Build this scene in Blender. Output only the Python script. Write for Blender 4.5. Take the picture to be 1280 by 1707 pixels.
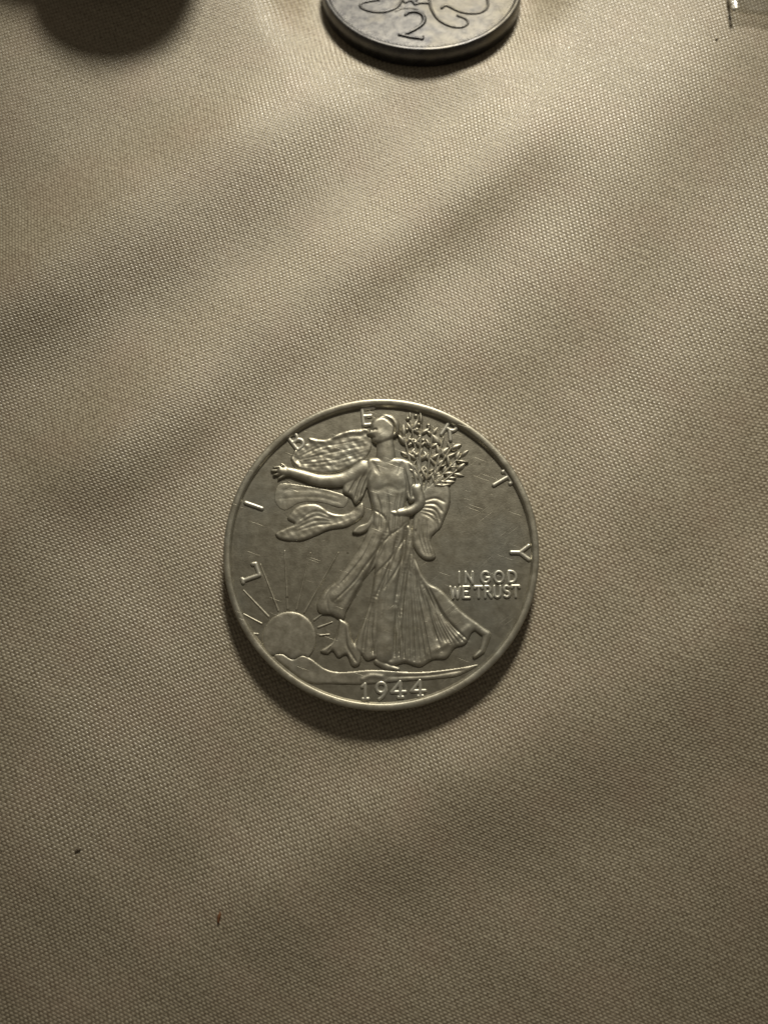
import bpy, math, random
import numpy as np

# ------------------------------------------------------------------ scene, camera, light
for o in list(bpy.data.objects):
    bpy.data.objects.remove(o, do_unlink=True)
S = bpy.context.scene
C = S.collection
MM = 0.001
rng = np.random.default_rng(7)
random.seed(7)

TILT = math.radians(11.0)
VFOV = math.radians(52.0)
FPX = 853.5 / math.tan(VFOV / 2)            # focal length in photo pixels (1280 x 1707)
COIN_Z = 2.15 * MM
DEPTH = FPX * 30.6 * MM / 527.0             # distance that gives a 30.6 mm coin its width in the photo
FWD = np.array([0, math.sin(TILT), -math.cos(TILT)])
UPV = np.array([0, math.cos(TILT), math.sin(TILT)])
RGT = np.array([1.0, 0, 0])
CAM = np.array([0, 0, COIN_Z]) - DEPTH * (FWD + RGT * ((635.5 - 640) / FPX) + UPV * (-(917 - 853.5) / FPX))

cd = bpy.data.cameras.new('camera')
cam = bpy.data.objects.new('camera', cd)
C.objects.link(cam)
cam.location = CAM
cam.rotation_euler = (TILT, 0, 0)
cd.sensor_fit = 'VERTICAL'
cd.angle = VFOV
cd.clip_start = 0.002
cd.clip_end = 20
cd.dof.use_dof = True
cd.dof.focus_distance = DEPTH * 1.0
cd.dof.aperture_fstop = 15.0
S.camera = cam

w = bpy.data.worlds.new('World')
S.world = w
w.use_nodes = True
bg = w.node_tree.nodes['Background']
bg.inputs[0].default_value = (1.0, 0.86, 0.66, 1)
bg.inputs[1].default_value = 0.07

# the bedside lamp beyond the top of the picture
def lamp_at(name, loc, target, power, size, color, spot, blend):
    ld = bpy.data.lights.new(name, 'SPOT')
    ld.energy = power
    ld.shadow_soft_size = size
    ld.color = color
    ld.spot_size = math.radians(spot)
    ld.spot_blend = blend
    lo = bpy.data.objects.new(name, ld)
    C.objects.link(lo)
    lo.location = loc
    d = np.array(target) - np.array(loc)
    lo.rotation_euler = (math.atan2(math.hypot(d[0], d[1]), -d[2]), 0, math.atan2(-d[0], d[1]))
    return lo
lamp_at('lamp_light', (0.035, 0.30, 0.215), (0.008, 0.050, 0.0), 5.9, 0.036, (1.0, 0.93, 0.77), 26.0, 1.0)

S.view_settings.view_transform = 'Standard'
S.view_settings.look = 'None'
S.view_settings.exposure = 0.0
S.view_settings.gamma = 1.0
S.view_settings.use_curve_mapping = False

def ray(px, py, z=0.0):
    """photo pixel -> point on the level plane z"""
    d = FWD + RGT * ((px - 640) / FPX) + UPV * (-(py - 853.5) / FPX)
    t = (z - CAM[2]) / d[2]
    return CAM + d * t

# ------------------------------------------------------------------ helpers
def tag(o, label=None, cat=None, group=None, kind=None):
    if label: o['label'] = label
    if cat: o['category'] = cat
    if group: o['group'] = group
    if kind: o['kind'] = kind
    return o

def empty(name, loc, rot=(0, 0, 0)):
    o = bpy.data.objects.new(name, None)
    o.empty_display_size = 0.005
    C.objects.link(o)
    o.location = loc
    o.rotation_euler = rot
    return o

def mesh_obj(name, V, F, mat, parent=None, smooth=True):
    me = bpy.data.meshes.new(name)
    V = np.asarray(V, dtype=np.float32)
    if isinstance(F, np.ndarray):
        k = F.shape[1]
        me.vertices.add(len(V))
        me.vertices.foreach_set('co', V.ravel())
        me.loops.add(F.size)
        me.loops.foreach_set('vertex_index', F.astype(np.int32).ravel())
        me.polygons.add(len(F))
        me.polygons.foreach_set('loop_start', np.arange(0, F.size, k, dtype=np.int32))
        me.update(calc_edges=True)
    else:
        me.from_pydata([tuple(map(float, v)) for v in V], [], F)
    me.validate()
    me.polygons.foreach_set('use_smooth', [smooth] * len(me.polygons))
    me.update()
    me.materials.append(mat)
    o = bpy.data.objects.new(name, me)
    C.objects.link(o)
    if parent: o.parent = parent
    return o

class NT:
    def __init__(self, name):
        self.m = bpy.data.materials.new(name)
        self.m.use_nodes = True
        self.t = self.m.node_tree
        self.b = self.t.nodes['Principled BSDF']
        self.out = self.t.nodes['Material Output']
    def n(self, typ, **kw):
        x = self.t.nodes.new(typ)
        for k, v in kw.items():
            if k.startswith('i_'):
                key = k[2:]
                key = int(key) if key.isdigit() else key.replace('_', ' ')
                x.inputs[key].default_value = v
            else:
                setattr(x, k, v)
        return x
    def l(self, a, b):
        self.t.links.new(a, b)
    def math(self, op, a, b=None, c=None):
        x = self.t.nodes.new('ShaderNodeMath')
        x.operation = op
        for i, v in enumerate((a, b, c)):
            if v is None: continue
            if isinstance(v, (int, float)): x.inputs[i].default_value = v
            else: self.l(v, x.inputs[i])
        return x.outputs[0]
    def ramp(self, fac, stops):
        x = self.t.nodes.new('ShaderNodeValToRGB')
        e = x.color_ramp.elements
        while len(e) < len(stops): e.new(0.5)
        for k, (p, c) in enumerate(stops):
            e[k].position = p
            e[k].color = (c[0], c[1], c[2], 1) if isinstance(c, tuple) else (c, c, c, 1)
        self.l(fac, x.inputs[0])
        return x.outputs[0]
    def mix(self, fac, a, b, typ='MIX'):
        x = self.t.nodes.new('ShaderNodeMix')
        x.data_type = 'RGBA'
        x.blend_type = typ
        for sock, v in ((x.inputs[0], fac), (x.inputs[6], a), (x.inputs[7], b)):
            if isinstance(v, (int, float)): sock.default_value = v
            elif isinstance(v, tuple): sock.default_value = (*v, 1)
            else: self.l(v, sock)
        return x.outputs[2]
    def noise(self, vec, scale, detail=3, rough=0.5, dist=0.0):
        x = self.n('ShaderNodeTexNoise')
        x.inputs['Scale'].default_value = scale
        x.inputs['Detail'].default_value = detail
        x.inputs['Roughness'].default_value = rough
        x.inputs['Distortion'].default_value = dist
        self.l(vec, x.inputs['Vector'])
        return x.outputs['Fac']

# ------------------------------------------------------------------ materials
def silver_material(name, light, dark, tone, rough, metallic, bump):
    t = NT(name)
    co = t.n('ShaderNodeTexCoord').outputs['Object']
    big = t.noise(co, 140, 4, 0.6)
    mid = t.noise(co, 1100, 6, 0.72)
    fine = t.noise(co, 5200, 3, 0.6)
    col = t.mix(t.ramp(mid, [(0.36, 0.0), (0.66, 1.0)]), dark, light)
    col = t.mix(t.ramp(big, [(0.50, 0.0), (0.70, 0.55)]), col, tone)
    # tarnish specks
    v = t.n('ShaderNodeTexVoronoi', i_Scale=480.0, i_Randomness=1.0)
    t.l(co, v.inputs['Vector'])
    pick = t.math('LESS_THAN', t.noise(co, 300, 1), 0.44)
    spk = t.math('MULTIPLY', t.math('LESS_THAN', v.outputs['Distance'], 0.075), pick)
    col = t.mix(t.math('MULTIPLY', spk, 0.6), col, (0.10, 0.085, 0.06))
    t.l(col, t.b.inputs['Base Color'])
    t.b.inputs['Metallic'].default_value = metallic
    r = t.math('ADD', t.math('MULTIPLY', mid, 0.22), rough - 0.11)
    # hairline scratches: three directions of stretched noise
    hs = None
    for ang in (0.35, 1.3, 2.5):
        mp = t.n('ShaderNodeMapping')
        mp.inputs['Rotation'].default_value = (0, 0, ang)
        m2 = t.n('ShaderNodeMapping')
        m2.inputs['Scale'].default_value = (220, 9000, 1)
        t.l(co, mp.inputs['Vector'])
        t.l(mp.outputs[0], m2.inputs['Vector'])
        s = t.ramp(t.noise(m2.outputs[0], 1.0, 1), [(0.715, 0.0), (0.77, 1.0)])
        hs = s if hs is None else t.math('MAXIMUM', hs, s)
    t.l(r, t.b.inputs['Roughness'])
    hgt = t.math('SUBTRACT', t.math('ADD', t.math('MULTIPLY', fine, 0.5), t.math('MULTIPLY', mid, 0.35)),
                 t.math('MULTIPLY', hs, 0.35))
    bp = t.n('ShaderNodeBump', i_Strength=1.0, i_Distance=bump)
    t.l(hgt, bp.inputs['Height'])
    t.l(bp.outputs[0], t.b.inputs['Normal'])
    return t.m

M_SILVER = silver_material('rubbed_silver', (0.56, 0.535, 0.45), (0.40, 0.375, 0.30), (0.40, 0.405, 0.36), 0.43, 0.82, 0.000018)
M_FIELD = silver_material('tarnished_silver', (0.375, 0.355, 0.29), (0.29, 0.27, 0.215), (0.32, 0.325, 0.295), 0.44, 0.84, 0.000022)
M_BRIGHT = silver_material('polished_silver', (0.74, 0.72, 0.63), (0.62, 0.60, 0.52), (0.60, 0.61, 0.56), 0.42, 0.78, 0.000010)
M_BRONZE = silver_material('dull_nickel', (0.16, 0.157, 0.155), (0.08, 0.08, 0.086), (0.17, 0.152, 0.11), 0.40, 0.92, 0.000018)
M_DARKCOIN = silver_material('dark_bronze', (0.16, 0.12, 0.08), (0.09, 0.07, 0.05), (0.13, 0.10, 0.07), 0.45, 0.8, 0.00002)

def cloth_material():
    t = NT('satin_weave')
    uv = t.n('ShaderNodeUVMap', uv_map='weave').outputs[0]
    co = t.n('ShaderNodeTexCoord').outputs['Object']
    sp = t.n('ShaderNodeSeparateXYZ')
    t.l(uv, sp.inputs[0])
    jx = t.math('MULTIPLY', t.math('SUBTRACT', t.noise(co, 900, 2), 0.5), 0.22)
    jy = t.math('MULTIPLY', t.math('SUBTRACT', t.noise(co, 760, 2), 0.5), 0.22)
    jx = t.math('ADD', jx, t.math('MULTIPLY', t.noise(co, 110, 2), 2.4))
    jy = t.math('ADD', jy, t.math('MULTIPLY', t.noise(co, 95, 2), 2.8))
    s = t.math('ADD', sp.outputs[0], jx)       # in half-pitches of the weft floats
    q = t.math('ADD', sp.outputs[1], jy)       # in thread rows
    sa = t.math('SINE', t.math('MULTIPLY', s, math.pi))
    sb = t.math('SINE', t.math('MULTIPLY', q, math.pi))
    chk = t.math('MULTIPLY', sa, sb)           # -1..1 : weft on top / warp on top
    ab = t.math('ABSOLUTE', sb)
    over = t.math('ADD', chk, t.math('MULTIPLY', ab, 0.40))
    h = t.math('ADD', t.math('MULTIPLY', over, 0.55), t.math('MULTIPLY', t.math('POWER', ab, 0.6), 0.65))
    # each yarn slightly different
    mp = t.n('ShaderNodeMapping')
    mp.inputs['Scale'].default_value = (0.06, 1.0, 1)
    t.l(uv, mp.inputs['Vector'])
    yarn = t.noise(mp.outputs[0], 0.8, 3)
    cell = t.noise(uv, 0.9, 2)
    h = t.math('ADD', h, t.math('MULTIPLY', cell, 0.5))
    fl = t.n('ShaderNodeCombineXYZ')
    t.l(t.math('FLOOR', s), fl.inputs[0]); t.l(t.math('FLOOR', q), fl.inputs[1])
    wn = t.n('ShaderNodeTexWhiteNoise', noise_dimensions='2D')
    t.l(fl.outputs[0], wn.inputs['Vector'])
    rnd = wn.outputs['Value']
    h = t.math('ADD', h, t.math('MULTIPLY', rnd, 0.12))
    t.l(t.math('ADD', t.math('MULTIPLY', rnd, 0.16), 0.29), t.b.inputs['Roughness'])
    upf = t.math('ADD', t.math('MULTIPLY', over, 0.42), t.math('ADD', t.math('MULTIPLY', t.math('ADD', t.math('SUBTRACT', cell, 0.5), t.math('MULTIPLY', t.math('SUBTRACT', rnd, 0.5), 0.17)), 1.25), 0.42))
    c1 = t.mix(t.ramp(yarn, [(0.3, 0.0), (0.7, 1.0)]), (0.46, 0.405, 0.30), (0.60, 0.54, 0.415))
    c2 = (0.215, 0.175, 0.12)
    col = t.mix(t.ramp(upf, [(0.1, 0.0), (0.85, 1.0)]), c2, c1)
    blot = t.noise(co, 160, 3)
    col = t.mix(t.math('MULTIPLY', t.ramp(blot, [(0.45, 0.0), (0.75, 1.0)]), 0.22), col, (0.47, 0.33, 0.26))
    t.l(col, t.b.inputs['Base Color'])
    t.b.inputs['Roughness'].default_value = 0.36
    t.b.inputs['Specular IOR Level'].default_value = 0.75
    t.b.inputs['Sheen Weight'].default_value = 0.15
    t.b.inputs['Sheen Roughness'].default_value = 0.4
    bp = t.n('ShaderNodeBump', i_Strength=1.0, i_Distance=0.000037)
    t.l(h, bp.inputs['Height'])
    t.l(bp.outputs[0], t.b.inputs['Normal'])
    return t.m
M_CLOTH = cloth_material()

def plain(name, col, rough, **kw):
    t = NT(name)
    co = t.n('ShaderNodeTexCoord').outputs['Object']
    nz = t.noise(co, 2500, 3)
    t.l(t.mix(nz, tuple(c * 0.7 for c in col), tuple(min(1, c * 1.25) for c in col)), t.b.inputs['Base Color'])
    t.b.inputs['Roughness'].default_value = rough
    for k, v in kw.items():
        t.b.inputs[k.replace('_', ' ')].default_value = v
    return t.m
M_LINT_B = plain('brown_lint', (0.24, 0.11, 0.05), 0.9)
M_LINT_D = plain('dark_lint', (0.20, 0.165, 0.12), 0.9)
def film():
    t = NT('clear_plastic')
    tr = t.n('ShaderNodeBsdfTransparent')
    tr.inputs[0].default_value = (0.93, 0.93, 0.91, 1)
    gl = t.n('ShaderNodeBsdfGlossy', i_Roughness=0.22)
    co = t.n('ShaderNodeTexCoord').outputs['Object']
    bp = t.n('ShaderNodeBump', i_Strength=0.5, i_Distance=0.0002)
    t.l(t.noise(co, 500, 2), bp.inputs['Height'])
    t.l(bp.outputs[0], gl.inputs['Normal'])
    mx = t.n('ShaderNodeMixShader')
    mx.inputs[0].default_value = 0.16; t.l(tr.outputs[0], mx.inputs[1]); t.l(gl.outputs[0], mx.inputs[2])
    t.l(mx.outputs[0], t.out.inputs['Surface'])
    return t.m
M_PLASTIC = film()
M_SEAM = plain('plastic_seam', (0.72, 0.70, 0.65), 0.15, Specular_IOR_Level=0.8)

# ------------------------------------------------------------------ the cloth
COIN_C = np.array([0.0, 0.0])
P2_R = 11.3
P2_TILT = math.radians(16.0)                  # this coin slopes away with the cloth
P2_TOPZ = 1.55 * MM                           # height of the near edge of its face
P2_TOP = ray(706, 83, P2_TOPZ)
P2_N = np.array([0, math.sin(P2_TILT), math.cos(P2_TILT)])
P2_Y = np.array([0, math.cos(P2_TILT), -math.sin(P2_TILT)])
P2_B = P2_TOP + P2_Y * P2_R * MM - P2_N * 2.3 * MM       # centre of its underside
P2_C = P2_B[:2]
P2_Z = P2_B[2] - 0.05 * MM
ST_C = np.array([ray(216, -22)[0], ray(216, -22)[1] + 9.5 * MM])  # unseen stacks, placed so their shadow falls into the top left
ST_D = np.array([ray(95, -58)[0], ray(95, -58)[1] + 9.5 * MM])

def seg_dist(X, Y, a, b):
    """signed distance to the line a-b (photo px), and the distance past its ends"""
    ax, ay = a; bx, by = b
    L = math.hypot(bx - ax, by - ay)
    tx, ty = (bx - ax) / L, (by - ay) / L
    nx, ny = -ty, tx
    d = (X - ax) * nx + (Y - ay) * ny
    s = (X - ax) * tx + (Y - ay) * ty
    past = np.maximum(np.maximum(-s, s - L), 0)
    return d, past

RIDGES = [   # photo-pixel line, half width px, height mm
    ((-200, 650), (400, 250), 98, 2.2),
    ((230, 720), (820, 258), 84, 1.4),
    ((-150, 900), (230, 740), 120, 0.35),
    ((640, 760), (1130, 120), 140, 1.0),
    ((940, 1010), (1330, 470), 150, 0.8),
    ((100, 1330), (560, 1120), 140, 0.4),
    ((480, 1500), (1280, 1020), 120, 1.0),
    ((-100, 1560), (500, 1380), 150, 0.25),
]
def cloth_h(x, y):
    """height in metres over the level plane"""
    # photo-pixel-like coordinates of the plane point
    d = np.stack([x - CAM[0], y - CAM[1], 0 * x - CAM[2]], -1)
    dep = d @ FWD
    PX = 640 + FPX * (d @ RGT) / dep
    PY = 853.5 - FPX * (d @ UPV) / dep
    PX = np.clip(PX, -900, 2200); PY = np.clip(PY, -700, 2500)
    h = np.zeros_like(x)
    for a, b, sg, A in RIDGES:
        dd, past = seg_dist(PX, PY, a, b)
        dd = dd + 14 * np.sin(PX / 130 + A * 9) + 9 * np.sin(PY / 71 + A * 5)
        h += A * np.exp(-(dd / sg) ** 2) * np.exp(-(past / (2.0 * sg)) ** 2)
    h += 0.10 * np.sin(PX / 97 + PY / 140) * np.sin(PY / 83 - PX / 190) + 0.05 * np.sin(PX / 47 - PY / 38)
    h = (h - 0.75) * MM
    # things press the cloth flat beneath them
    for c, r, z, sl in ((COIN_C, 15.3 * MM, 0.0, 0.0), (ST_C, 9.8 * MM, 0.2 * MM, 0.0), (ST_D, 9.8 * MM, 0.2 * MM, 0.0), (P2_C, P2_R * MM, P2_Z, -math.tan(P2_TILT))):
        rr = np.hypot(x - c[0], y - c[1])
        k = np.clip((rr - r * 0.97) / (8.5 * MM), 0, 1)
        k = k * k * (3 - 2 * k)
        zz_ = z + sl * np.clip(y - c[1], -r, r)
        h = zz_ + (h - zz_) * k
    return h

nx_, ny_ = 380, 430
gx = np.linspace(-0.105, 0.105, nx_)
gy = np.linspace(-0.095, 0.145, ny_)
GX, GY = np.meshgrid(gx, gy)
GZ = cloth_h(GX, GY)
V = np.stack([GX, GY, GZ], -1).reshape(-1, 3)
idx = np.arange(nx_ * ny_).reshape(ny_, nx_)
F = np.stack([idx[:-1, :-1], idx[:-1, 1:], idx[1:, 1:], idx[1:, :-1]], -1).reshape(-1, 4)
cloth = mesh_obj('cloth', V, F, M_CLOTH)
# weave coordinates: rows fall to the right, drifting with the folds
xm, ym = V[:, 0] / MM, V[:, 1] / MM
ang = math.radians(-24)
s_ = xm * math.cos(ang) + ym * math.sin(ang)
t_ = -xm * math.sin(ang) + ym * math.cos(ang)
t_ = t_ + 1.9 * np.sin(xm / 19 + ym / 34 + 0.6) + 1.0 * np.sin(xm / 11 - ym / 23) + 0.5 * V[:, 2] / MM
s_ = s_ + 1.5 * np.sin(ym / 21 + 1.0) + 0.8 * np.sin(ym / 12 - xm / 40)
uvl = cloth.data.uv_layers.new(name='weave')
li = np.empty(len(cloth.data.loops), dtype=np.int32)
cloth.data.loops.foreach_get('vertex_index', li)
uvs = np.stack([s_ / 0.255, t_ / 0.285], -1)[li].astype(np.float32)
uvl.data.foreach_set('uv', uvs.ravel())
sol = cloth.modifiers.new('thickness', 'SOLIDIFY')
sol.thickness = 0.0003
sol.offset = -1
tag(cloth, 'beige woven satin cloth with soft diagonal folds under the coins', 'cloth', kind='structure')

# ------------------------------------------------------------------ relief tools (coin plane, units mm)
U = 15.3 / 594.0                    # the coin was studied in a crop where its radius is 594 units
def cp(p):
    return np.array([(p[0] - 628) * U, -(p[1] - 655) * U])
def cps(pts):
    return np.array([cp(p) for p in pts])

def spline(pts, closed=False, n=8):
    P = np.asarray(pts, float)
    m = len(P)
    out = []
    rngk = range(m) if closed else range(m - 1)
    for i in rngk:
        if closed:
            p0, p1, p2, p3 = P[i - 1], P[i], P[(i + 1) % m], P[(i + 2) % m]
        else:
            p0, p1, p2, p3 = P[max(i - 1, 0)], P[i], P[i + 1], P[min(i + 2, m - 1)]
        for k in range(n):
            u = k / n
            out.append(0.5 * ((2 * p1) + (-p0 + p2) * u + (2 * p0 - 5 * p1 + 4 * p2 - p3) * u * u + (-p0 + 3 * p1 - 3 * p2 + p3) * u ** 3))
    if not closed: out.append(P[-1])
    return np.array(out)

class Grid:
    def __init__(self, x0, x1, y0, y1, step=0.05):
        self.xs = np.arange(x0, x1 + step, step)
        self.ys = np.arange(y0, y1 + step, step)
        self.X, self.Y = np.meshgrid(self.xs, self.ys)
        self.h = np.full(self.X.shape, -1.0)
    def line(self, pts, rad=None):
        """distance to a polyline; with radii also the radius at the nearest point"""
        P = np.asarray(pts, float)
        best = np.full(self.X.shape, 1e9)
        br = np.zeros(self.X.shape)
        for i in range(len(P) - 1):
            a, b = P[i], P[i + 1]
            d = b - a
            L2 = max(d @ d, 1e-12)
            t = np.clip(((self.X - a[0]) * d[0] + (self.Y - a[1]) * d[1]) / L2, 0, 1)
            dist = np.hypot(self.X - a[0] - t * d[0], self.Y - a[1] - t * d[1])
            if rad is None:
                best = np.minimum(best, dist)
            else:
                r = rad[i] + (rad[i + 1] - rad[i]) * t
                m = dist - r < best
                best = np.where(m, dist - r, best)
                br = np.where(m, r, br)
        return best if rad is None else (best, br)
    def poly(self, pts):
        """signed distance, positive inside"""
        P = np.asarray(pts, float)
        d = self.line(np.vstack([P, P[:1]]))
        ins = np.zeros(self.X.shape, bool)
        n = len(P)
        for i in range(n):
            a, b = P[i], P[(i + 1) % n]
            if a[1] == b[1]: continue
            c = ((a[1] > self.Y) != (b[1] > self.Y)) & (self.X < (b[0] - a[0]) * (self.Y - a[1]) / (b[1] - a[1]) + a[0])
            ins ^= c
        return np.where(ins, d, -d)
    def dome(self, sd, H, w, base=0.05):
        k = np.clip(sd / (0.62 * w), 0, 1)
        return np.where(sd > 0, base + 0.88 * H * np.power(np.clip(1 - (1 - k) ** 2, 0, 1), 0.55), -1)
    def tube(self, pts, rad, H, base=0.05, power=0.5):
        d, r = self.line(pts, rad)
        k = np.clip(-d / np.maximum(r, 1e-6), 0, 1)
        return np.where(d < 0, base + H * np.power(np.clip(1 - (1 - k) ** 2, 0, 1), power), -1)
    def add(self, h):
        self.h = np.maximum(self.h, h)
    def groove(self, pts, width, depth):
        P = np.asarray(pts, float)
        m = self.h > 0
        g = np.zeros_like(self.h)
        n = len(P)
        for i in range(n - 1):
            f = (i + 0.5) / (n - 1)
            k = min(1.0, f * 4.0 + 0.1, (1 - f) * 5.0 + 0.3) if n > 4 else 1.0
            lo = np.minimum(P[i], P[i + 1]) - 3 * width
            hi = np.maximum(P[i], P[i + 1]) + 3 * width
            a0, a1 = np.searchsorted(self.xs, (lo[0], hi[0]))
            b0, b1 = np.searchsorted(self.ys, (lo[1], hi[1]))
            if a1 <= a0 or b1 <= b0: continue
            X, Y = self.X[b0:b1, a0:a1], self.Y[b0:b1, a0:a1]
            dv = P[i + 1] - P[i]
            t = np.clip(((X - P[i][0]) * dv[0] + (Y - P[i][1]) * dv[1]) / max(dv @ dv, 1e-12), 0, 1)
            dd = (X - P[i][0] - t * dv[0]) ** 2 + (Y - P[i][1] - t * dv[1]) ** 2
            g[b0:b1, a0:a1] = np.maximum(g[b0:b1, a0:a1], depth * k * np.exp(-dd / width ** 2))
        self.h = np.where(m, np.maximum(self.h - g, 0.03), self.h)
    def swell(self, pts, width, amount):
        d = self.line(pts)
        m = self.h > 0
        self.h = np.where(m, self.h + amount * np.exp(-(d / width) ** 2), self.h)
    def rough(self, amp, size, seed):
        r = np.random.default_rng(seed)
        n = np.zeros_like(self.h)
        for k in range(14):
            a = r.uniform(0, math.pi); f = 2 * math.pi / (size * r.uniform(0.6, 1.8)); p = r.uniform(0, 6.28)
            n += np.sin((self.X * math.cos(a) + self.Y * math.sin(a)) * f + p + 0.8 * np.sin(self.X / size * 1.3 + k))
        m = self.h > 0
        self.h = np.where(m, np.maximum(self.h + amp * n / 2.6, 0.02), self.h)
    def blur(self, n=1):
        m = self.h > 0
        a = np.where(m, self.h, 0)
        for _ in range(n):
            wsum = np.zeros_like(a); acc = np.zeros_like(a)
            for dx in (-1, 0, 1):
                for dy in (-1, 0, 1):
                    k = (2 - abs(dx)) * (2 - abs(dy))
                    mm = np.roll(np.roll(m, dx, 1), dy, 0)
                    aa = np.roll(np.roll(a, dx, 1), dy, 0)
                    acc += k * np.where(mm, aa, 0); wsum += k * mm
            a = np.where(m, acc / np.maximum(wsum, 1), 0)
        self.h = np.where(m, a, self.h)
    def build(self, name, z0, mat, parent):
        inside = self.h > 0
        keep = inside[:-1, :-1] | inside[1:, :-1] | inside[:-1, 1:] | inside[1:, 1:]
        z = np.where(inside, self.h, -0.03)
        idx = np.arange(self.X.size).reshape(self.X.shape)
        F = np.stack([idx[:-1, :-1], idx[:-1, 1:], idx[1:, 1:], idx[1:, :-1]], -1)[keep]
        used, inv = np.unique(F, return_inverse=True)
        F = inv.reshape(F.shape)
        V = np.stack([self.X.ravel()[used] * MM, self.Y.ravel()[used] * MM, z0 + z.ravel()[used] * MM], -1)
        return mesh_obj(name, V, F, mat, parent)

def bounds_grid(pts, pad=0.5, step=0.05):
    P = np.asarray(pts)
    return Grid(P[:, 0].min() - pad, P[:, 0].max() + pad, P[:, 1].min() - pad, P[:, 1].max() + pad, step)

# stroke alphabet in a unit box (x to the right, y up), list of strokes
def arc(cx, cy, rx, ry, a0, a1, n=14):
    return [(cx + rx * math.cos(math.radians(a0 + (a1 - a0) * i / n)), cy + ry * math.sin(math.radians(a0 + (a1 - a0) * i / n))) for i in range(n + 1)]
GLY = {
    'L': [[(0.1, 1), (0.1, 0), (0.78, 0)], [(0.78, 0), (0.82, 0.16)], [(0, 1), (0.2, 1)]],
    'I': [[(0.15, 0), (0.15, 1)]],
    'B': [[(0.08, 0), (0.08, 1)], [(0.08, 1), (0.3, 1)] + arc(0.32, 0.76, 0.22, 0.24, 90, -90) + [(0.08, 0.52)], [(0.3, 0.52)] + arc(0.34, 0.26, 0.28, 0.26, 90, -90) + [(0.08, 0)]],
    'E': [[(0.75, 1), (0.08, 1), (0.08, 0), (0.75, 0)], [(0.08, 0.52), (0.55, 0.52)]],
    'R': [[(0.08, 0), (0.08, 1), (0.35, 1)] + arc(0.36, 0.74, 0.26, 0.26, 90, -90) + [(0.08, 0.48)], [(0.34, 0.48), (0.72, 0)]],
    'T': [[(0.0, 1), (0.8, 1)], [(0.4, 1), (0.4, 0)], [(0, 1), (0, 0.86)], [(0.8, 1), (0.8, 0.86)]],
    'Y': [[(0.0, 1), (0.4, 0.48), (0.8, 1)], [(0.4, 0.48), (0.4, 0)]],
    'N': [[(0.08, 0), (0.08, 1), (0.75, 0), (0.75, 1)]],
    'G': [arc(0.46, 0.5, 0.42, 0.5, 50, 330) + [(0.84, 0.45), (0.55, 0.45)]],
    'O': [arc(0.46, 0.5, 0.42, 0.5, 0, 360, 24)],
    'D': [[(0.08, 0), (0.08, 1), (0.3, 1)] + arc(0.32, 0.5, 0.46, 0.5, 90, -90) + [(0.08, 0)]],
    'W': [[(0, 1), (0.28, 0), (0.52, 0.95), (0.78, 0), (1.06, 1)]],
    'U': [[(0.08, 1), (0.08, 0.3)] + arc(0.4, 0.3, 0.32, 0.3, 180, 360) + [(0.72, 1)]],
    'S': [arc(0.36, 0.75, 0.27, 0.25, 40, 270, 12) + arc(0.36, 0.25, 0.3, 0.25, 90, -140, 12)],
    '1': [[(0.05, 0.80), (0.25, 0.97), (0.25, 0)], [(0.08, 0), (0.44, 0)]],
    '9': [arc(0.38, 0.68, 0.28, 0.30, 0, 360, 22), arc(0.05, 0.68, 0.61, 0.72, 0, -72, 12)],
    '4': [[(0.62, 0.0), (0.62, 1.0), (0.05, 0.34), (0.95, 0.34)], [(0.48, 0), (0.78, 0)]],
    '2': [arc(0.38, 0.72, 0.31, 0.28, 165, -20, 14) + [(0.5, 0.35), (0.08, 0.04)]],
}
WID = {'I': 0.3, 'W': 1.08, 'N': 0.84, 'G': 0.9, 'O': 0.92, 'D': 0.85, 'T': 0.8, 'L': 0.85, 'B': 0.65, 'E': 0.78, 'R': 0.75, 'Y': 0.8, 'U': 0.82, 'S': 0.7}

def glyph(ch, name, origin, right, up, size, half, H, z0, mat, parent, wx=1.0, base=0.03):
    st = [np.array([origin + right * (x * size * wx) + up * (y * size) for x, y in s]) for s in GLY[ch]]
    g = bounds_grid(np.vstack(st), 0.4, 0.04)
    for s in st:
        g.add(g.tube(s, [half] * len(s), H, base, 0.4))
    g.blur(1)
    return g.build(name, z0, mat, parent)

# ------------------------------------------------------------------ coin blank
def lathe(prof, seg, reeds=0, depth=0.0, reed_rows=()):
    """prof: list of (r, z) in mm from the outside in; returns V, quads"""
    th = np.arange(seg) * 2 * math.pi / seg
    V = []
    for k, (r, z) in enumerate(prof):
        rr = np.full(seg, r)
        if k in reed_rows:
            rr = r - depth * (0.5 - 0.5 * np.cos(th * reeds))
        V.append(np.stack([rr * np.cos(th), rr * np.sin(th), np.full(seg, z)], -1))
    V = np.vstack(V) * MM
    i = np.arange(seg); j = (i + 1) % seg
    F = np.vstack([np.stack([k * seg + i, k * seg + j, (k + 1) * seg + j, (k + 1) * seg + i], -1) for k in range(len(prof) - 1)])
    return V, F

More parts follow.
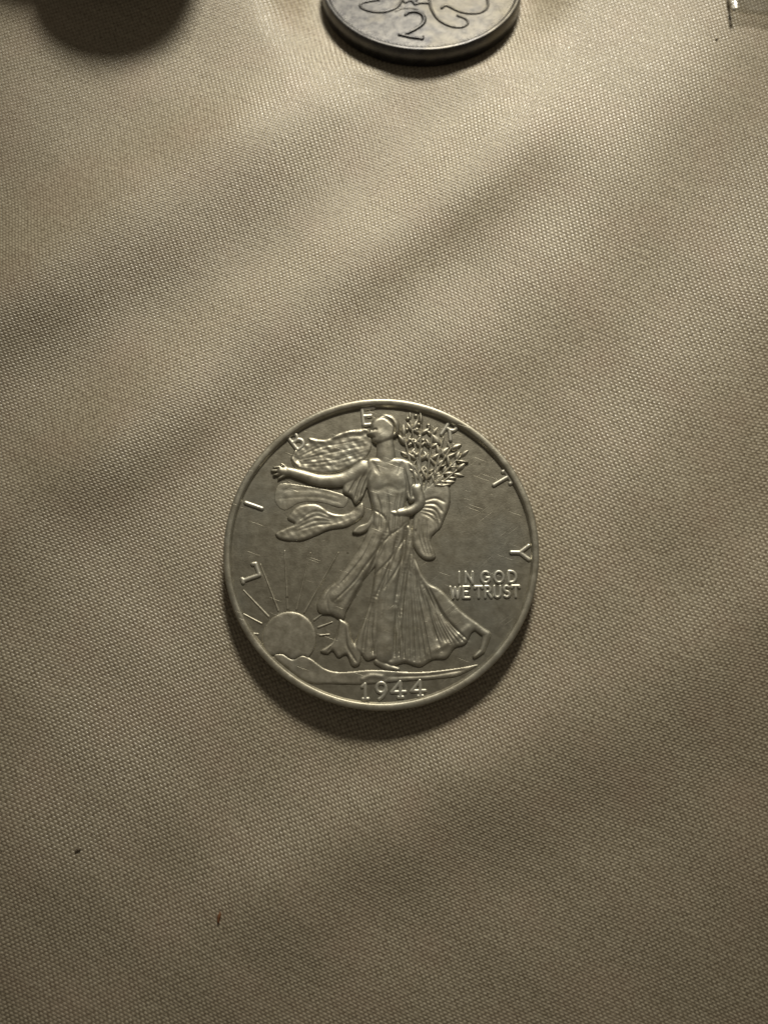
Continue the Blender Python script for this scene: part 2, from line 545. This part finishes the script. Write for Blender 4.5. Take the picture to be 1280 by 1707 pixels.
def coin_blank(parent, R, T, rim, drop, mat, reeds, body='coin_body', field_mat=None):
    seg = reeds * 6 if reeds else 360
    rows = (3, 4) if reeds else ()
    f = T - drop
    # blank: underside, edge, up to the foot of the rim
    prof = [(0.02, 0.12), (R - rim - 0.3, 0.12), (R - 0.25, 0.0), (R - 0.03, 0.12), (R - 0.03, T - 0.16), (R - 0.12, T - 0.10)]
    V, F = lathe(prof, seg, reeds, 0.13, rows)
    o = mesh_obj(body, V, F, mat, parent)
    # rim ring: rounded, worn
    prof = [(R - 0.025, T - 0.16), (R - 0.05, T - 0.07), (R - 0.14, T - 0.015), (R - 0.30, T), (R - rim + 0.14, T - 0.005), (R - rim + 0.03, T - 0.07), (R - rim - 0.05, f + 0.04), (R - rim - 0.16, f - 0.03)]
    th = np.arange(360)
    V, F = lathe(prof, 360)
    # slight unevenness of a circulated rim
    a = np.arctan2(V[:, 1], V[:, 0])
    V[:, 2] += (0.010 * np.sin(a * 7 + 1) + 0.008 * np.sin(a * 23)) * MM * (V[:, 2] > (T - 0.1) * MM)
    mesh_obj('rim', V, F, mat, parent)
    # field: very slightly dished disc
    prof = [(R - rim - 0.10, f + 0.0)] + [((R - rim - 0.10) * k, f + 0.03 * (k * k - 1)) for k in (0.93, 0.8, 0.65, 0.5, 0.35, 0.2, 0.1, 0.004)]
    V, F = lathe(prof, 240)
    mesh_obj('field', V, F, field_mat or mat, parent)
    return f * MM

# ------------------------------------------------------------------ the half dollar
coin = empty('silver_coin', (0, 0, 0.04 * MM))
tag(coin, 'worn silver coin dated 1944 with a robed figure in relief on beige cloth', 'coin')
z0 = coin_blank(coin, 15.3, 2.15, 0.70, 0.42, M_SILVER, 150, field_mat=M_FIELD) - 0.02 * MM

# --- a plain robed figure in relief: one continuous surface
g = Grid(-11.2, 10.6, -11.8, 14.0, step=0.05)
# trailing skirt, lowest layer
skirt = spline(cps([(610, 560), (606, 700), (585, 850), (550, 950), (528, 1005), (535, 1032), (555, 1044), (575, 1066), (620, 1058), (665, 1085), (715, 1074), (770, 1088), (820, 1062), (868, 1058), (900, 1020), (940, 1005), (965, 962), (1000, 940),
                   (930, 885), (855, 806), (800, 770), (752, 670), (735, 560)]), True, 6)
g.add(g.dome(g.poly(skirt), 0.22, 0.55, 0.05))
for k, (x0, y0, x1, y1, x2, y2, n, dx) in enumerate([(735, 700, 745, 860, 760, 1070, 7, 13), (800, 800, 850, 920, 900, 1010, 8, 11), (630, 860, 628, 950, 622, 1050, 4, 9), (545, 880, 528, 950, 512, 1020, 5, 10), (690, 850, 695, 950, 705, 1060, 3, 12)]):
    for i in range(n):
        e = i - n / 2
        g.groove(spline(cps([(x0 + e * dx * 0.35, y0 + 9 * math.sin(i * 2.1)), (x1 + e * dx * 0.8, y1), (x2 + e * dx * 1.5, y2 - 6 * abs(e))])), 0.075, 0.075 + 0.04 * ((i * 7) % 3 == 0))
for a, b, c, wd, dp in (((745, 640), (770, 800), (850, 1030), 0.20, 0.09), ((720, 700), (700, 850), (660, 1060), 0.22, 0.13), ((600, 820), (575, 930), (560, 1040), 0.20, 0.12), ((770, 760), (840, 880), (930, 980), 0.18, 0.08)):
    g.groove(spline(cps([a, b, c])), wd, dp)
g.swell(spline(cps([(800, 1040), (880, 1000), (950, 945)])), 0.3, 0.05)
# standing leg wrapped in cloth
legB = spline(cps([(690, 520), (672, 660), (652, 800), (640, 930), (640, 1040)]), False, 6)
g.add(g.tube(legB, np.linspace(1.2, 0.95, len(legB)), 0.29, 0.06, 0.5))
# striding leg: thigh, knee and the cloth blown off it
legA = spline(cps([(650, 530), (600, 640), (530, 740), (462, 830)]), False, 6)
g.add(g.tube(legA, np.linspace(1.3, 1.0, len(legA)), 0.31, 0.08, 0.5))
knee = spline(cps([(520, 730), (440, 785), (405, 820), (388, 862), (402, 892), (440, 896), (486, 915), (500, 880), (530, 830), (560, 770)]), True, 6)
g.add(g.dome(g.poly(knee), 0.26, 0.8, 0.08))
flap = spline(cps([(452, 905), (470, 915), (462, 960), (445, 1000), (402, 1030), (430, 1042), (448, 1030), (470, 1055), (500, 1045), (520, 1085), (548, 1080), (552, 1035), (520, 990), (505, 930)]), True, 6)
g.add(g.dome(g.poly(flap), 0.20, 0.4, 0.05))
for a, b, c, wd, dp in (((610, 575), (560, 680), (470, 790), 0.10, 0.06), ((640, 590), (590, 720), (510, 860), 0.17, 0.14), ((580, 690), (530, 770), (450, 850), 0.09, 0.05), ((560, 790), (535, 860), (515, 960), 0.14, 0.12),
                        ((690, 600), (664, 700), (610, 830), 0.16, 0.12), ((720, 560), (712, 660), (680, 860), 0.18, 0.14), ((665, 640), (650, 760), (630, 900), 0.08, 0.04), ((470, 930), (458, 990), (430, 1035), 0.10, 0.08),
                        ((495, 950), (500, 1010), (535, 1070), 0.10, 0.09), ((440, 800), (425, 840), (432, 885), 0.12, 0.05), ((735, 575), (660, 690), (545, 800), 0.11, 0.07), ((738, 610), (690, 720), (640, 800), 0.10, 0.06),
                        ((725, 545), (640, 620), (560, 730), 0.10, 0.06), ((740, 660), (720, 760), (700, 900), 0.12, 0.10), ((600, 880), (590, 960), (600, 1050), 0.13, 0.10)):
    g.groove(spline(cps([a, b, c])), wd, dp)
# torso
torso = spline(cps([(575, 300), (640, 296), (720, 300), (748, 345), (732, 420), (718, 500), (712, 570), (650, 600), (596, 570), (592, 490), (578, 430), (562, 360)]), True, 6)
g.add(g.dome(g.poly(torso), 0.36, 0.8, 0.06))
g.swell(cps([(612, 375), (613, 378)]), 0.7, 0.07)
g.swell(cps([(688, 378), (689, 380)]), 0.7, 0.07)
g.groove(spline(cps([(575, 412), (615, 424), (652, 408), (692, 424), (725, 410)])), 0.22, 0.022)
for k in range(5):
    g.groove(spline(cps([(590 + 3 * k, 306 + 2 * k), (600 + 5 * k, 335 + 5 * k), (606 + 3 * k, 352 + 3 * k)])), 0.07, 0.018)
    g.groove(spline(cps([(715 - 3 * k, 306 + 2 * k), (706 - 4 * k, 335 + 5 * k), (702 - 3 * k, 352 + 3 * k)])), 0.07, 0.018)
for a, b, c in (((598, 500), (640, 530), (660, 600)), ((610, 440), (625, 500), (622, 570)), ((690, 440), (680, 500), (672, 590)), ((650, 430), (655, 500), (648, 600)), ((710, 430), (700, 500), (690, 580))):
    g.groove(spline(cps([a, b, c])), 0.10, 0.06)
# sleeves
g.add(g.dome(g.poly(spline(cps([(575, 305), (530, 330), (492, 385), (482, 430), (512, 448), (530, 478), (556, 452), (575, 405), (590, 350)]), True, 6)), 0.24, 0.5, 0.12))
g.add(g.dome(g.poly(spline(cps([(722, 305), (765, 335), (785, 400), (770, 455), (735, 470), (720, 420), (715, 350)]), True, 6)), 0.26, 0.5, 0.12))
for a, b, c in (((570, 320), (535, 380), (505, 436)), ((580, 335), (548, 395), (528, 460)), ((588, 350), (566, 400), (552, 445)), ((560, 315), (525, 350), (500, 390)), ((735, 325), (752, 390), (748, 450)), ((715, 340), (728, 400), (735, 450)), ((750, 330), (770, 390), (765, 440))):
    g.groove(spline(cps([a, b, c])), 0.10, 0.11)
# loose end of the sash
sash = spline(cps([(596, 500), (575, 545), (540, 560), (518, 585), (545, 592), (575, 578), (600, 545), (612, 510)]), True, 5)
g.add(g.dome(g.poly(sash), 0.20, 0.3, 0.10))
# outstretched arm and hand
arm = spline(cps([(560, 335), (490, 378), (400, 385), (320, 362), (272, 348)]), False, 6)
g.add(g.tube(arm, np.linspace(0.80, 0.42, len(arm)), 0.28, 0.12))
palm = cps([(285, 352), (258, 350), (245, 348)])
g.add(g.tube(palm, [0.42, 0.50, 0.42], 0.30, 0.10))
for a, b, c, r in (((256, 342), (238, 332), (218, 334), 0.15), ((252, 352), (232, 346), (210, 346), 0.15), ((252, 360), (234, 360), (218, 364), 0.14), ((258, 366), (246, 372), (236, 378), 0.13), ((268, 340), (256, 326), (246, 320), 0.15)):
    g.add(g.tube(cps([a, b, c]), [r * 1.2, r, r * 0.75], 0.20, 0.10))
# bent arm
arm2 = spline(cps([(762, 420), (775, 470), (745, 500), (695, 512)]), False, 6)
g.add(g.tube(arm2, np.linspace(0.60, 0.42, len(arm2)), 0.30, 0.16))
g.add(g.tube(cps([(712, 508), (684, 514), (668, 510)]), [0.42, 0.36, 0.18], 0.26, 0.17))
# neck and head
g.add(g.tube(cps([(642, 225), (646, 300)]), [0.82, 0.98], 0.30, 0.10))
HS = lambda L: [(645 + (x - 645) * 1.02, 240 + (y - 240) * 1.02) for x, y in L]
head = spline(cps(HS([(640, 132), (672, 140), (688, 172), (682, 208), (660, 232), (628, 244), (604, 240), (594, 230), (592, 218), (586, 213), (572, 204), (585, 184), (586, 164), (604, 140)])), True, 6)
g.add(g.dome(g.poly(head), 0.42, 0.75, 0.10))
hair = spline(cps(HS([(612, 140), (640, 122), (675, 130), (698, 160), (696, 200), (676, 214), (660, 196), (648, 168), (628, 152)])), True, 6)
g.add(g.dome(g.poly(hair), 0.40, 0.9, 0.14))
for k in range(6):
    g.groove(spline(cps(HS([(618 + 9 * k, 134 + 5 * k), (646 + 6 * k, 138 + 7 * k), (672 + 2 * k, 158 + 6 * k), (680 - k, 196 + 2 * k)]))), 0.07, 0.06)
g.groove(cps(HS([(594, 190), (608, 187)])), 0.10, 0.09)
g.groove(cps(HS([(588, 219), (602, 218)])), 0.08, 0.07)
g.swell(cps(HS([(622, 205), (624, 212)])), 0.4, 0.05)
# feet
g.add(g.tube(cps([(612, 1070), (650, 1090), (690, 1098)]), [0.3, 0.32, 0.2], 0.14, 0.05))
g.add(g.tube(cps([(985, 945), (1020, 970), (1000, 1030), (972, 1052)]), [0.36, 0.40, 0.30, 0.18], 0.2, 0.05))
g.rough(0.0055, 1.3, 3)
g.blur(1)
fig = g.build('robed_figure', z0, M_SILVER, coin)

# --- plain billowing scarf behind the figure
g = Grid(-11.2, 7.6, -1.4, 13.5, step=0.05)
up_ = spline(cps([(575, 182), (480, 192), (410, 222), (350, 214), (345, 236), (300, 262), (282, 300), (310, 338), (400, 355), (480, 345), (560, 300), (590, 250)]), True, 6)
g.add(g.dome(g.poly(up_), 0.10, 0.45, 0.04))
for p_ in ([(575, 188), (480, 200), (410, 232), (350, 222)], [(300, 268), (290, 300), (315, 332)]):
    g.swell(spline(cps(p_)), 0.22, 0.07)
g.rough(0.011, 1.0, 20)
g.rough(0.006, 0.5, 23)
for k in range(7):
    g.groove(spline(cps([(575, 205 + 13 * k), (470, 218 + 17 * k + 6 * math.sin(k * 2)), (390, 240 + 15 * k), (305 + 9 * (k % 3), 285 + 7 * k)])), 0.10, 0.025 if k % 2 else 0.015)
lo_ = spline(cps([(555, 470), (500, 512), (440, 510), (380, 476), (310, 485), (272, 530), (300, 552), (262, 570), (228, 590), (250, 612), (320, 618), (380, 598), (430, 575), (500, 562), (560, 520)]), True, 6)
g.add(g.dome(g.poly(lo_), 0.17, 0.5, 0.05))
g.rough(0.008, 0.9, 21)
for k in range(4):
    g.groove(spline(cps([(545, 492 + 8 * k), (460, 530 + 6 * k), (380, 505 + 18 * k), (310, 545 + 12 * k)])), 0.12, 0.03)
mid_ = spline(cps([(250, 395), (340, 405), (440, 425), (500, 450), (480, 490), (400, 470), (320, 470), (262, 500), (225, 470), (225, 420)]), True, 6)
g.add(g.dome(g.poly(mid_), 0.03, 0.5, 0.025))
for a, b, c in (((490, 455), (380, 425), (240, 420)), ((480, 475), (380, 448), (235, 455)), ((300, 400), (255, 430), (250, 490)), ((440, 430), (340, 415), (270, 402))):
    g.groove(spline(cps([a, b, c])), 0.14, 0.015)
right_ = spline(cps([(775, 430), (850, 375), (885, 410), (890, 470), (868, 530), (850, 570), (815, 610), (832, 680), (790, 688), (750, 640), (745, 560), (760, 490)]), True, 6)
g.add(g.dome(g.poly(right_), 0.20, 0.6, 0.05))
for k in range(5):
    g.groove(spline(cps([(778, 470 + 10 * k), (830, 455 + 22 * k), (868 - 8 * k, 470 + 38 * k)])), 0.13, 0.055)
for k in range(3):
    g.groove(spline(cps([(770 + 14 * k, 540), (768 + 14 * k, 600), (790 + 12 * k, 670)])), 0.11, 0.05)
g.blur(1)
g.rough(0.004, 1.1, 30)
g.build('billowing_scarf', z0, M_SILVER, coin)

# --- leafy sprig: stems as one part, every leaf a piece of its own
stems_pts, leaf_spots = [], []
R_ = random.Random(11)
for k, (ex, ey) in enumerate([(716, 215), (740, 150), (782, 165), (826, 172), (866, 215), (905, 240), (930, 290), (915, 345)]):
    sx, sy = 775 + 5 * k, 455 - 3 * k
    mx, my = (sx + ex) / 2 + R_.uniform(-8, 8), (sy + ey) / 2 + R_.uniform(-8, 8)
    sp_ = spline(cps([(sx, sy), (mx, my), (ex, ey)]), False, 6)
    stems_pts.append(sp_)
    n = 6
    for j in range(1, n + 1):
        f = 0.12 + 0.88 * j / n
        q = sp_[min(int(f * (len(sp_) - 1)), len(sp_) - 1)]
        d = sp_[-1] - sp_[-4]
        base_a = math.atan2(d[1], d[0])
        if j == n:
            leaf_spots.append((q, base_a + R_.uniform(-0.2, 0.2)))
        else:
            leaf_spots.append((q, base_a + R_.uniform(0.35, 1.0)))
            leaf_spots.append((q, base_a - R_.uniform(0.5, 0.9)))
g = Grid(1.0, 8.6, 3.5, 14.0, step=0.05)
for sp_ in stems_pts:
    g.add(g.tube(sp_, np.linspace(0.20, 0.10, len(sp_)), 0.17, 0.05))
g.blur(1)
sprig = g.build('leafy_sprig', z0, M_SILVER, coin)
# leaf mesh: pointed lens with a raised midrib
prof = [(0.0, 0.0), (0.25, 0.17), (0.5, 0.21), (0.78, 0.13), (1.0, 0.0)]
LV, LF = [], []
for (a, b) in prof:
    for s in (-1, -0.5, 0, 0.5, 1):
        LV.append((a * 1.2, b * s * 1.35, {1: -0.05, 0.5: 0.13, 0: 0.155}[abs(s)] * (0.75 if a in (0.0, 1.0) else 1)))
for i in range(len(prof) - 1):
    for j in range(4):
        LF.append((i * 5 + j, (i + 1) * 5 + j, (i + 1) * 5 + j + 1, i * 5 + j + 1))
leaf0 = None
for (q, a) in leaf_spots:
    r = math.hypot(q[0] + 0.9 * math.cos(a), q[1] + 0.9 * math.sin(a))
    if r > 14.3: continue
    if np.linalg.norm(q + 0.6 * np.array([math.cos(a), math.sin(a)]) - cp((893, 184))) < 1.45: continue
    if leaf0 is None:
        leaf0 = mesh_obj('leaf', np.array(LV) * MM, LF, M_SILVER, sprig)
        lf = leaf0
    else:
        lf = leaf0.copy(); C.objects.link(lf); lf.parent = sprig
    lf.location = (q[0] * MM, q[1] * MM, z0 + R_.uniform(0.0, 0.10) * MM)
    lf.rotation_euler = (R_.uniform(-0.12, 0.12), R_.uniform(-0.08, 0.05), a)
    k = R_.uniform(0.6, 1.2)
    lf.scale = (k, k * R_.uniform(0.8, 1.35), R_.uniform(0.8, 1.5))

# berries among the leaves
BV, BF = [], []
for i, (r, z) in enumerate(((0.26, -0.03), (0.22, 0.12), (0.12, 0.20))):
    for j in range(8):
        BV.append((r * math.cos(math.pi * j / 4), r * math.sin(math.pi * j / 4), z))
BV.append((0, 0, 0.22))
for i in range(2):
    for j in range(8):
        BF.append((i * 8 + j, i * 8 + (j + 1) % 8, (i + 1) * 8 + (j + 1) % 8, (i + 1) * 8 + j))
for j in range(8):
    BF.append((16 + j, 16 + (j + 1) % 8, 24))
berry0 = None
for k in range(20):
    a, r = R_.uniform(0, 6.28), math.sqrt(R_.uniform(0, 1))
    q = cp((752 + 56 * r * math.cos(a) + 10, 205 + 80 * r * math.sin(a)))
    if berry0 is None:
        berry0 = b_ = mesh_obj('berry', np.array(BV) * MM, BF, M_SILVER, sprig)
    else:
        b_ = berry0.copy(); C.objects.link(b_); b_.parent = sprig
    b_.location = (q[0] * MM, q[1] * MM, z0 + R_.uniform(0.0, 0.08) * MM)
    k_ = R_.uniform(0.7, 1.15)
    b_.scale = (k_, k_, k_)

# --- sun, rays, hills
SUN = (287, 985)
g = bounds_grid(cps([(180, 890), (395, 1090)]), 0.4)
c = cp(SUN)
sd = 100 * U - np.hypot(g.X - c[0], g.Y - c[1])
cut = g.poly(spline(cps([(170, 860), (420, 860), (400, 1045), (370, 1060), (335, 1048), (300, 1062), (262, 1040), (215, 1045), (170, 1000)]), True, 4))
g.add(g.dome(np.minimum(sd, cut), 0.09, 0.5, 0.08))
g.blur(1)
g.build('sun_disc', z0, M_SILVER, coin)
for a, r0, r1 in ((172, 118, 150), (152, 118, 215), (134, 112, 250), (112, 112, 300), (94, 112, 330), (77, 112, 330), (61, 112, 370), (37, 115, 160), (21, 115, 170), (6, 115, 150)):
    t = math.radians(a)
    p = [(SUN[0] + r * math.cos(t), SUN[1] - r * math.sin(t)) for r in (r0, r1)]
    g = bounds_grid(cps(p), 0.4)
    g.add(g.tube(cps(p), [0.13, 0.07], 0.055, 0.02))
    g.build('sun_ray', z0, M_SILVER, coin)
g = Grid(-11.5, 9.5, -13.4, -9.0)
hill = spline(cps([(232, 1050), (262, 1042), (300, 1062), (335, 1048), (370, 1060), (420, 1095), (480, 1108), (600, 1100), (760, 1108), (900, 1095), (985, 1080), (940, 1108), (880, 1128), (700, 1142), (560, 1152), (440, 1150), (360, 1146), (285, 1095)]), True, 5)
rr = 14.45 - np.hypot(g.X, g.Y)
g.add(g.dome(np.minimum(g.poly(hill), rr), 0.09, 0.3, 0.04))
g.rough(0.008, 1.6, 8)
g.groove(spline(cps([(395, 1070), (470, 1090), (560, 1095)])), 0.12, 0.05)
g.groove(spline(cps([(650, 1125), (800, 1120), (930, 1100)])), 0.12, 0.05)
g.swell(spline(cps([(560, 1135), (590, 1122), (630, 1125)])), 0.2, 0.07)
g.blur(1)
g.build('ground_line', z0, M_SILVER, coin)

# --- lettering
def radial_letter(ch, pos, size, twist=0.0):
    c = cp(pos)
    up = c / np.linalg.norm(c)
    a = math.radians(twist)
    up = np.array([up[0] * math.cos(a) - up[1] * math.sin(a), up[0] * math.sin(a) + up[1] * math.cos(a)])
    rt = np.array([up[1], -up[0]])
    wdt = WID[ch] if ch != 'I' else 0.3
    o = c - up * size / 2 - rt * size * wdt / 2
    glyph(ch, 'letter', o, rt, up, size, 0.205, 0.16, z0, M_BRIGHT, coin)
for ch, pos, tw in (('L', (133, 738), 10), ('I', (144, 482), 0), ('B', (300, 228), 0), ('E', (577, 130), 0), ('R', (893, 184), -4), ('T', (1085, 385), 0), ('Y', (1150, 662), 0)):
    radial_letter(ch, pos, 66 * U, tw)

def text_line(txt, x0, y0, size, half, H, gap, slope=0.0, wx=1.0):
    x = x0
    for ch in txt:
        if ch == ' ':
            x += size * 0.28
            continue
        o = cp((x, y0 + slope * (x - x0)))
        glyph(ch, 'letter', o, np.array([1.0, 0]), np.array([0, 1.0]), size * U, half, H, z0, M_BRIGHT, coin, wx)
        x += WID[ch] * size * wx + gap
text_line('IN GOD', 914, 778, 41, 0.15, 0.12, 15, -0.02, 0.96)
text_line('WE TRUST', 886, 834, 41, 0.15, 0.12, 8.2, -0.02, 0.84)
for ch, x, y, sz in (('1', 556, 1206, 56), ('9', 606, 1206, 60), ('4', 664, 1200, 56), ('4', 737, 1196, 56)):
    glyph(ch, 'digit', cp((x, y)), np.array([1, 0.03]), np.array([-0.03, 1]), sz * U, 0.17, 0.13, z0, M_BRIGHT, coin, 1.0)

# ------------------------------------------------------------------ the two-pence piece
p2 = empty('two_pence_coin', tuple(P2_B))
tag(p2, 'thick round coin showing the numeral 2 below looping ribbons', 'coin')
p2.rotation_euler = (-P2_TILT, 0, 0)
zz = coin_blank(p2, P2_R, 2.3, 0.55, 0.22, M_BRONZE, 0)
P2W = np.array([P2_C[0], P2_C[1]])
def pz(px, py):
    d = FWD + RGT * ((px - 640) / FPX) + UPV * (-(py - 853.5) / FPX)
    o_ = P2_B + P2_N * 2.08 * MM
    w_ = CAM + d * (((o_ - CAM) @ P2_N) / (d @ P2_N)) - o_
    return np.array([w_[0] / MM, (w_ @ P2_Y) / MM])
def zc(pts):        # points measured in a crop: 3.2 crop px per photo px, x from 500
    return np.array([pz(500 + x / 3.2, y / 3.2) for x, y in pts])
def ribbon(pts, r0, r1, H=0.16):
    p = spline(zc(pts), False, 8)
    g = bounds_grid(p, 0.5, 0.05)
    g.add(g.tube(p, np.linspace(r0, r1, len(p)), H, 0.03))
    g.blur(1)
    return g.build('ribbon', zz - 0.02 * MM, M_BRONZE, p2)
ribbon([(420, 0), (340, 14), (322, 34), (350, 54), (410, 66), (470, 60), (520, 36), (545, -10), (540, -60)], 0.16, 0.16)
ribbon([(685, -40), (692, 20), (705, 60), (740, 108), (800, 140), (860, 146), (893, 128), (885, 104), (840, 84)], 0.16, 0.14)
ribbon([(755, 44), (775, 30), (800, 38), (840, 58), (900, 72), (965, 66), (1000, 34), (992, -20), (960, -70)], 0.16, 0.16)
ribbon([(510, 62), (545, 46), (590, 44), (625, 52)], 0.10, 0.06, 0.07)
ribbon([(545, -6), (560, 14), (590, 4), (612, 20), (625, -10)], 0.12, 0.12)
ribbon([(612, 24), (650, 16), (690, 18)], 0.14, 0.14)
p = spline(zc([(562, 82), (582, 68), (615, 64), (648, 76), (662, 102), (652, 130), (618, 156), (575, 178), (535, 190)]), False, 8)
bar = zc([(528, 188), (590, 200), (652, 208)])
g = bounds_grid(np.vstack([p, bar]), 0.5, 0.05)
g.add(g.tube(p, np.concatenate([np.linspace(0.14, 0.26, len(p) // 2), np.linspace(0.26, 0.14, len(p) - len(p) // 2)]), 0.2, 0.03))
g.add(g.tube(bar, [0.14, 0.22, 0.20], 0.2, 0.03))
g.add(g.tube(zc([(650, 210), (658, 196)]), [0.2, 0.1], 0.2, 0.03))
g.blur(1)
g.build('digit', zz - 0.02 * MM, M_BRONZE, p2)
# bead ring inside the rim, too small to tell apart
BV, BF = [], []
for k in range(150):
    a = 2 * math.pi * k / 150
    cx, cy = (P2_R - 0.85) * math.cos(a), (P2_R - 0.85) * math.sin(a)
    b0 = len(BV)
    for j in range(6):
        q = math.pi * j / 3
        BV.append((cx + 0.17 * math.cos(q), cy + 0.17 * math.sin(q), -0.02))
    BV.append((cx, cy, 0.10))
    for j in range(6):
        BF.append((b0 + j, b0 + (j + 1) % 6, b0 + 6))
br = mesh_obj('bead_ring', np.array(BV) * MM + np.array([0, 0, zz]), BF, M_BRONZE, p2)
br['kind'] = 'stuff'

# ------------------------------------------------------------------ out-of-view coin stacks, added to throw the upper-left shadow
for k in range(8):
    a, n = (ST_C, k) if k < 5 else (ST_D, k - 5)
    o = empty('dark_coin', (a[0] + 0.35 * MM * math.sin(k * 2.2), a[1] + 0.35 * MM * math.cos(k * 1.7), (0.24 + 1.58 * n) * MM))
    tag(o, ['small dark bronze coin lying on the cloth at the bottom of the taller stack', 'small dark bronze coin second from the bottom of the taller stack',
            'small dark bronze coin in the middle of the taller stack', 'small dark bronze coin just below the top one of the taller stack', 'small dark bronze coin topping the taller stack that throws a rounded shadow',
            'small dark bronze coin lying on the cloth at the bottom of the lower stack', 'small dark bronze coin in the middle of the lower stack', 'small dark bronze coin on top of the lower stack'][k], 'coin',
        'dark coins in two stacks')
    coin_blank(o, 9.5, 1.55, 0.5, 0.15, M_DARKCOIN, 0)

# ------------------------------------------------------------------ corner of a clear plastic sleeve
pc = ray(1216, 30)
nu, nv = 26, 26
SV = []
for j in range(nv):
    for i in range(nu):
        u, v = i / (nu - 1), j / (nv - 1)
        x = pc[0] + (u * 22 - 0.6 * v) * MM + 0.0
        y = pc[1] + (v * 18 - 1.2 * u) * MM
        SV.append((x, y, 0))
SV = np.array(SV)
uu = (np.arange(nu * nv) % nu) / (nu - 1)
vv = (np.arange(nu * nv) // nu) / (nv - 1)
SV[:, 2] = cloth_h(SV[:, 0], SV[:, 1])
SV[:, 2] = SV[:, 2].max() * 0.5 + SV[:, 2] * 0.5 + 0.35 * MM + (0.5 * np.exp(-(uu / 0.04) ** 2) + 0.35 * np.exp(-(vv / 0.05) ** 2) + 0.25 * np.sin(uu * 9 + vv * 5)) * MM
ix = np.arange(nu * nv).reshape(nv, nu)
SF = np.stack([ix[:-1, :-1], ix[:-1, 1:], ix[1:, 1:], ix[1:, :-1]], -1).reshape(-1, 4)
sl = mesh_obj('plastic_sleeve', SV, SF, M_PLASTIC)
sm = sl.modifiers.new('thickness', 'SOLIDIFY')
sm.thickness = 0.00018
edge = spline(np.array([[SV[k * nu][0], SV[k * nu][1], SV[k * nu][2]] for k in (0, 1, 2, 4, 7, 11, 16)]), False, 4)
EV, EF = [], []
for i, q in enumerate(edge):
    r = (0.17 + 0.05 * math.sin(i * 1.3)) * MM * (0.5 if i == 0 else 1)
    for j in range(8):
        a = math.pi * j / 4
        EV.append((q[0] + r * math.cos(a), q[1], q[2] + r * math.sin(a)))
for i in range(len(edge) - 1):
    for j in range(8):
        EF.append((i * 8 + j, i * 8 + (j + 1) % 8, (i + 1) * 8 + (j + 1) % 8, (i + 1) * 8 + j))
mesh_obj('sealed_edge', np.array(EV), EF, M_SEAM, sl)
tag(sl, 'corner of a clear plastic sleeve with a glinting edge on the cloth', 'sleeve')

# ------------------------------------------------------------------ specks of lint on the cloth
def lint(px, py, lx, ly, angle, mat, label):
    p = ray(px, py)
    z = float(cloth_h(np.array([p[0]]), np.array([p[1]]))[0])
    V, F = [], []
    n, m = 7, 6
    for i in range(n):
        u = i / (n - 1)
        r = math.sin(math.pi * (0.06 + 0.88 * u)) * (1 + 0.25 * math.sin(i * 2.1))
        for j in range(m):
            a = 2 * math.pi * j / m
            V.append(((u - 0.5) * lx, math.cos(a) * ly / 2 * r + 0.12 * ly * math.sin(u * 5), math.sin(a) * ly / 2.6 * r))
    for i in range(n - 1):
        for j in range(m):
            F.append((i * m + j, i * m + (j + 1) % m, (i + 1) * m + (j + 1) % m, (i + 1) * m + j))
    F.append(tuple(range(m - 1, -1, -1))); F.append(tuple(range((n - 1) * m, n * m)))
    o = mesh_obj('lint_speck', np.array(V) * MM, F, mat)
    o.location = (p[0], p[1], z + ly / 2.8 * MM)
    o.rotation_euler = (0, 0, math.radians(angle))
    tag(o, label, 'lint')
lint(366, 1529, 1.1, 0.32, 86, M_LINT_B, 'elongated reddish brown lint speck on the shaded cloth below the silver coin')
lint(130, 1417, 0.62, 0.32, 35, M_LINT_D, 'small blackish lint speck lying on the shaded cloth')
lint(1193, 67, 0.36, 0.24, 70, M_LINT_D, 'tiny grey lint speck on bright cloth beside the plastic sleeve')
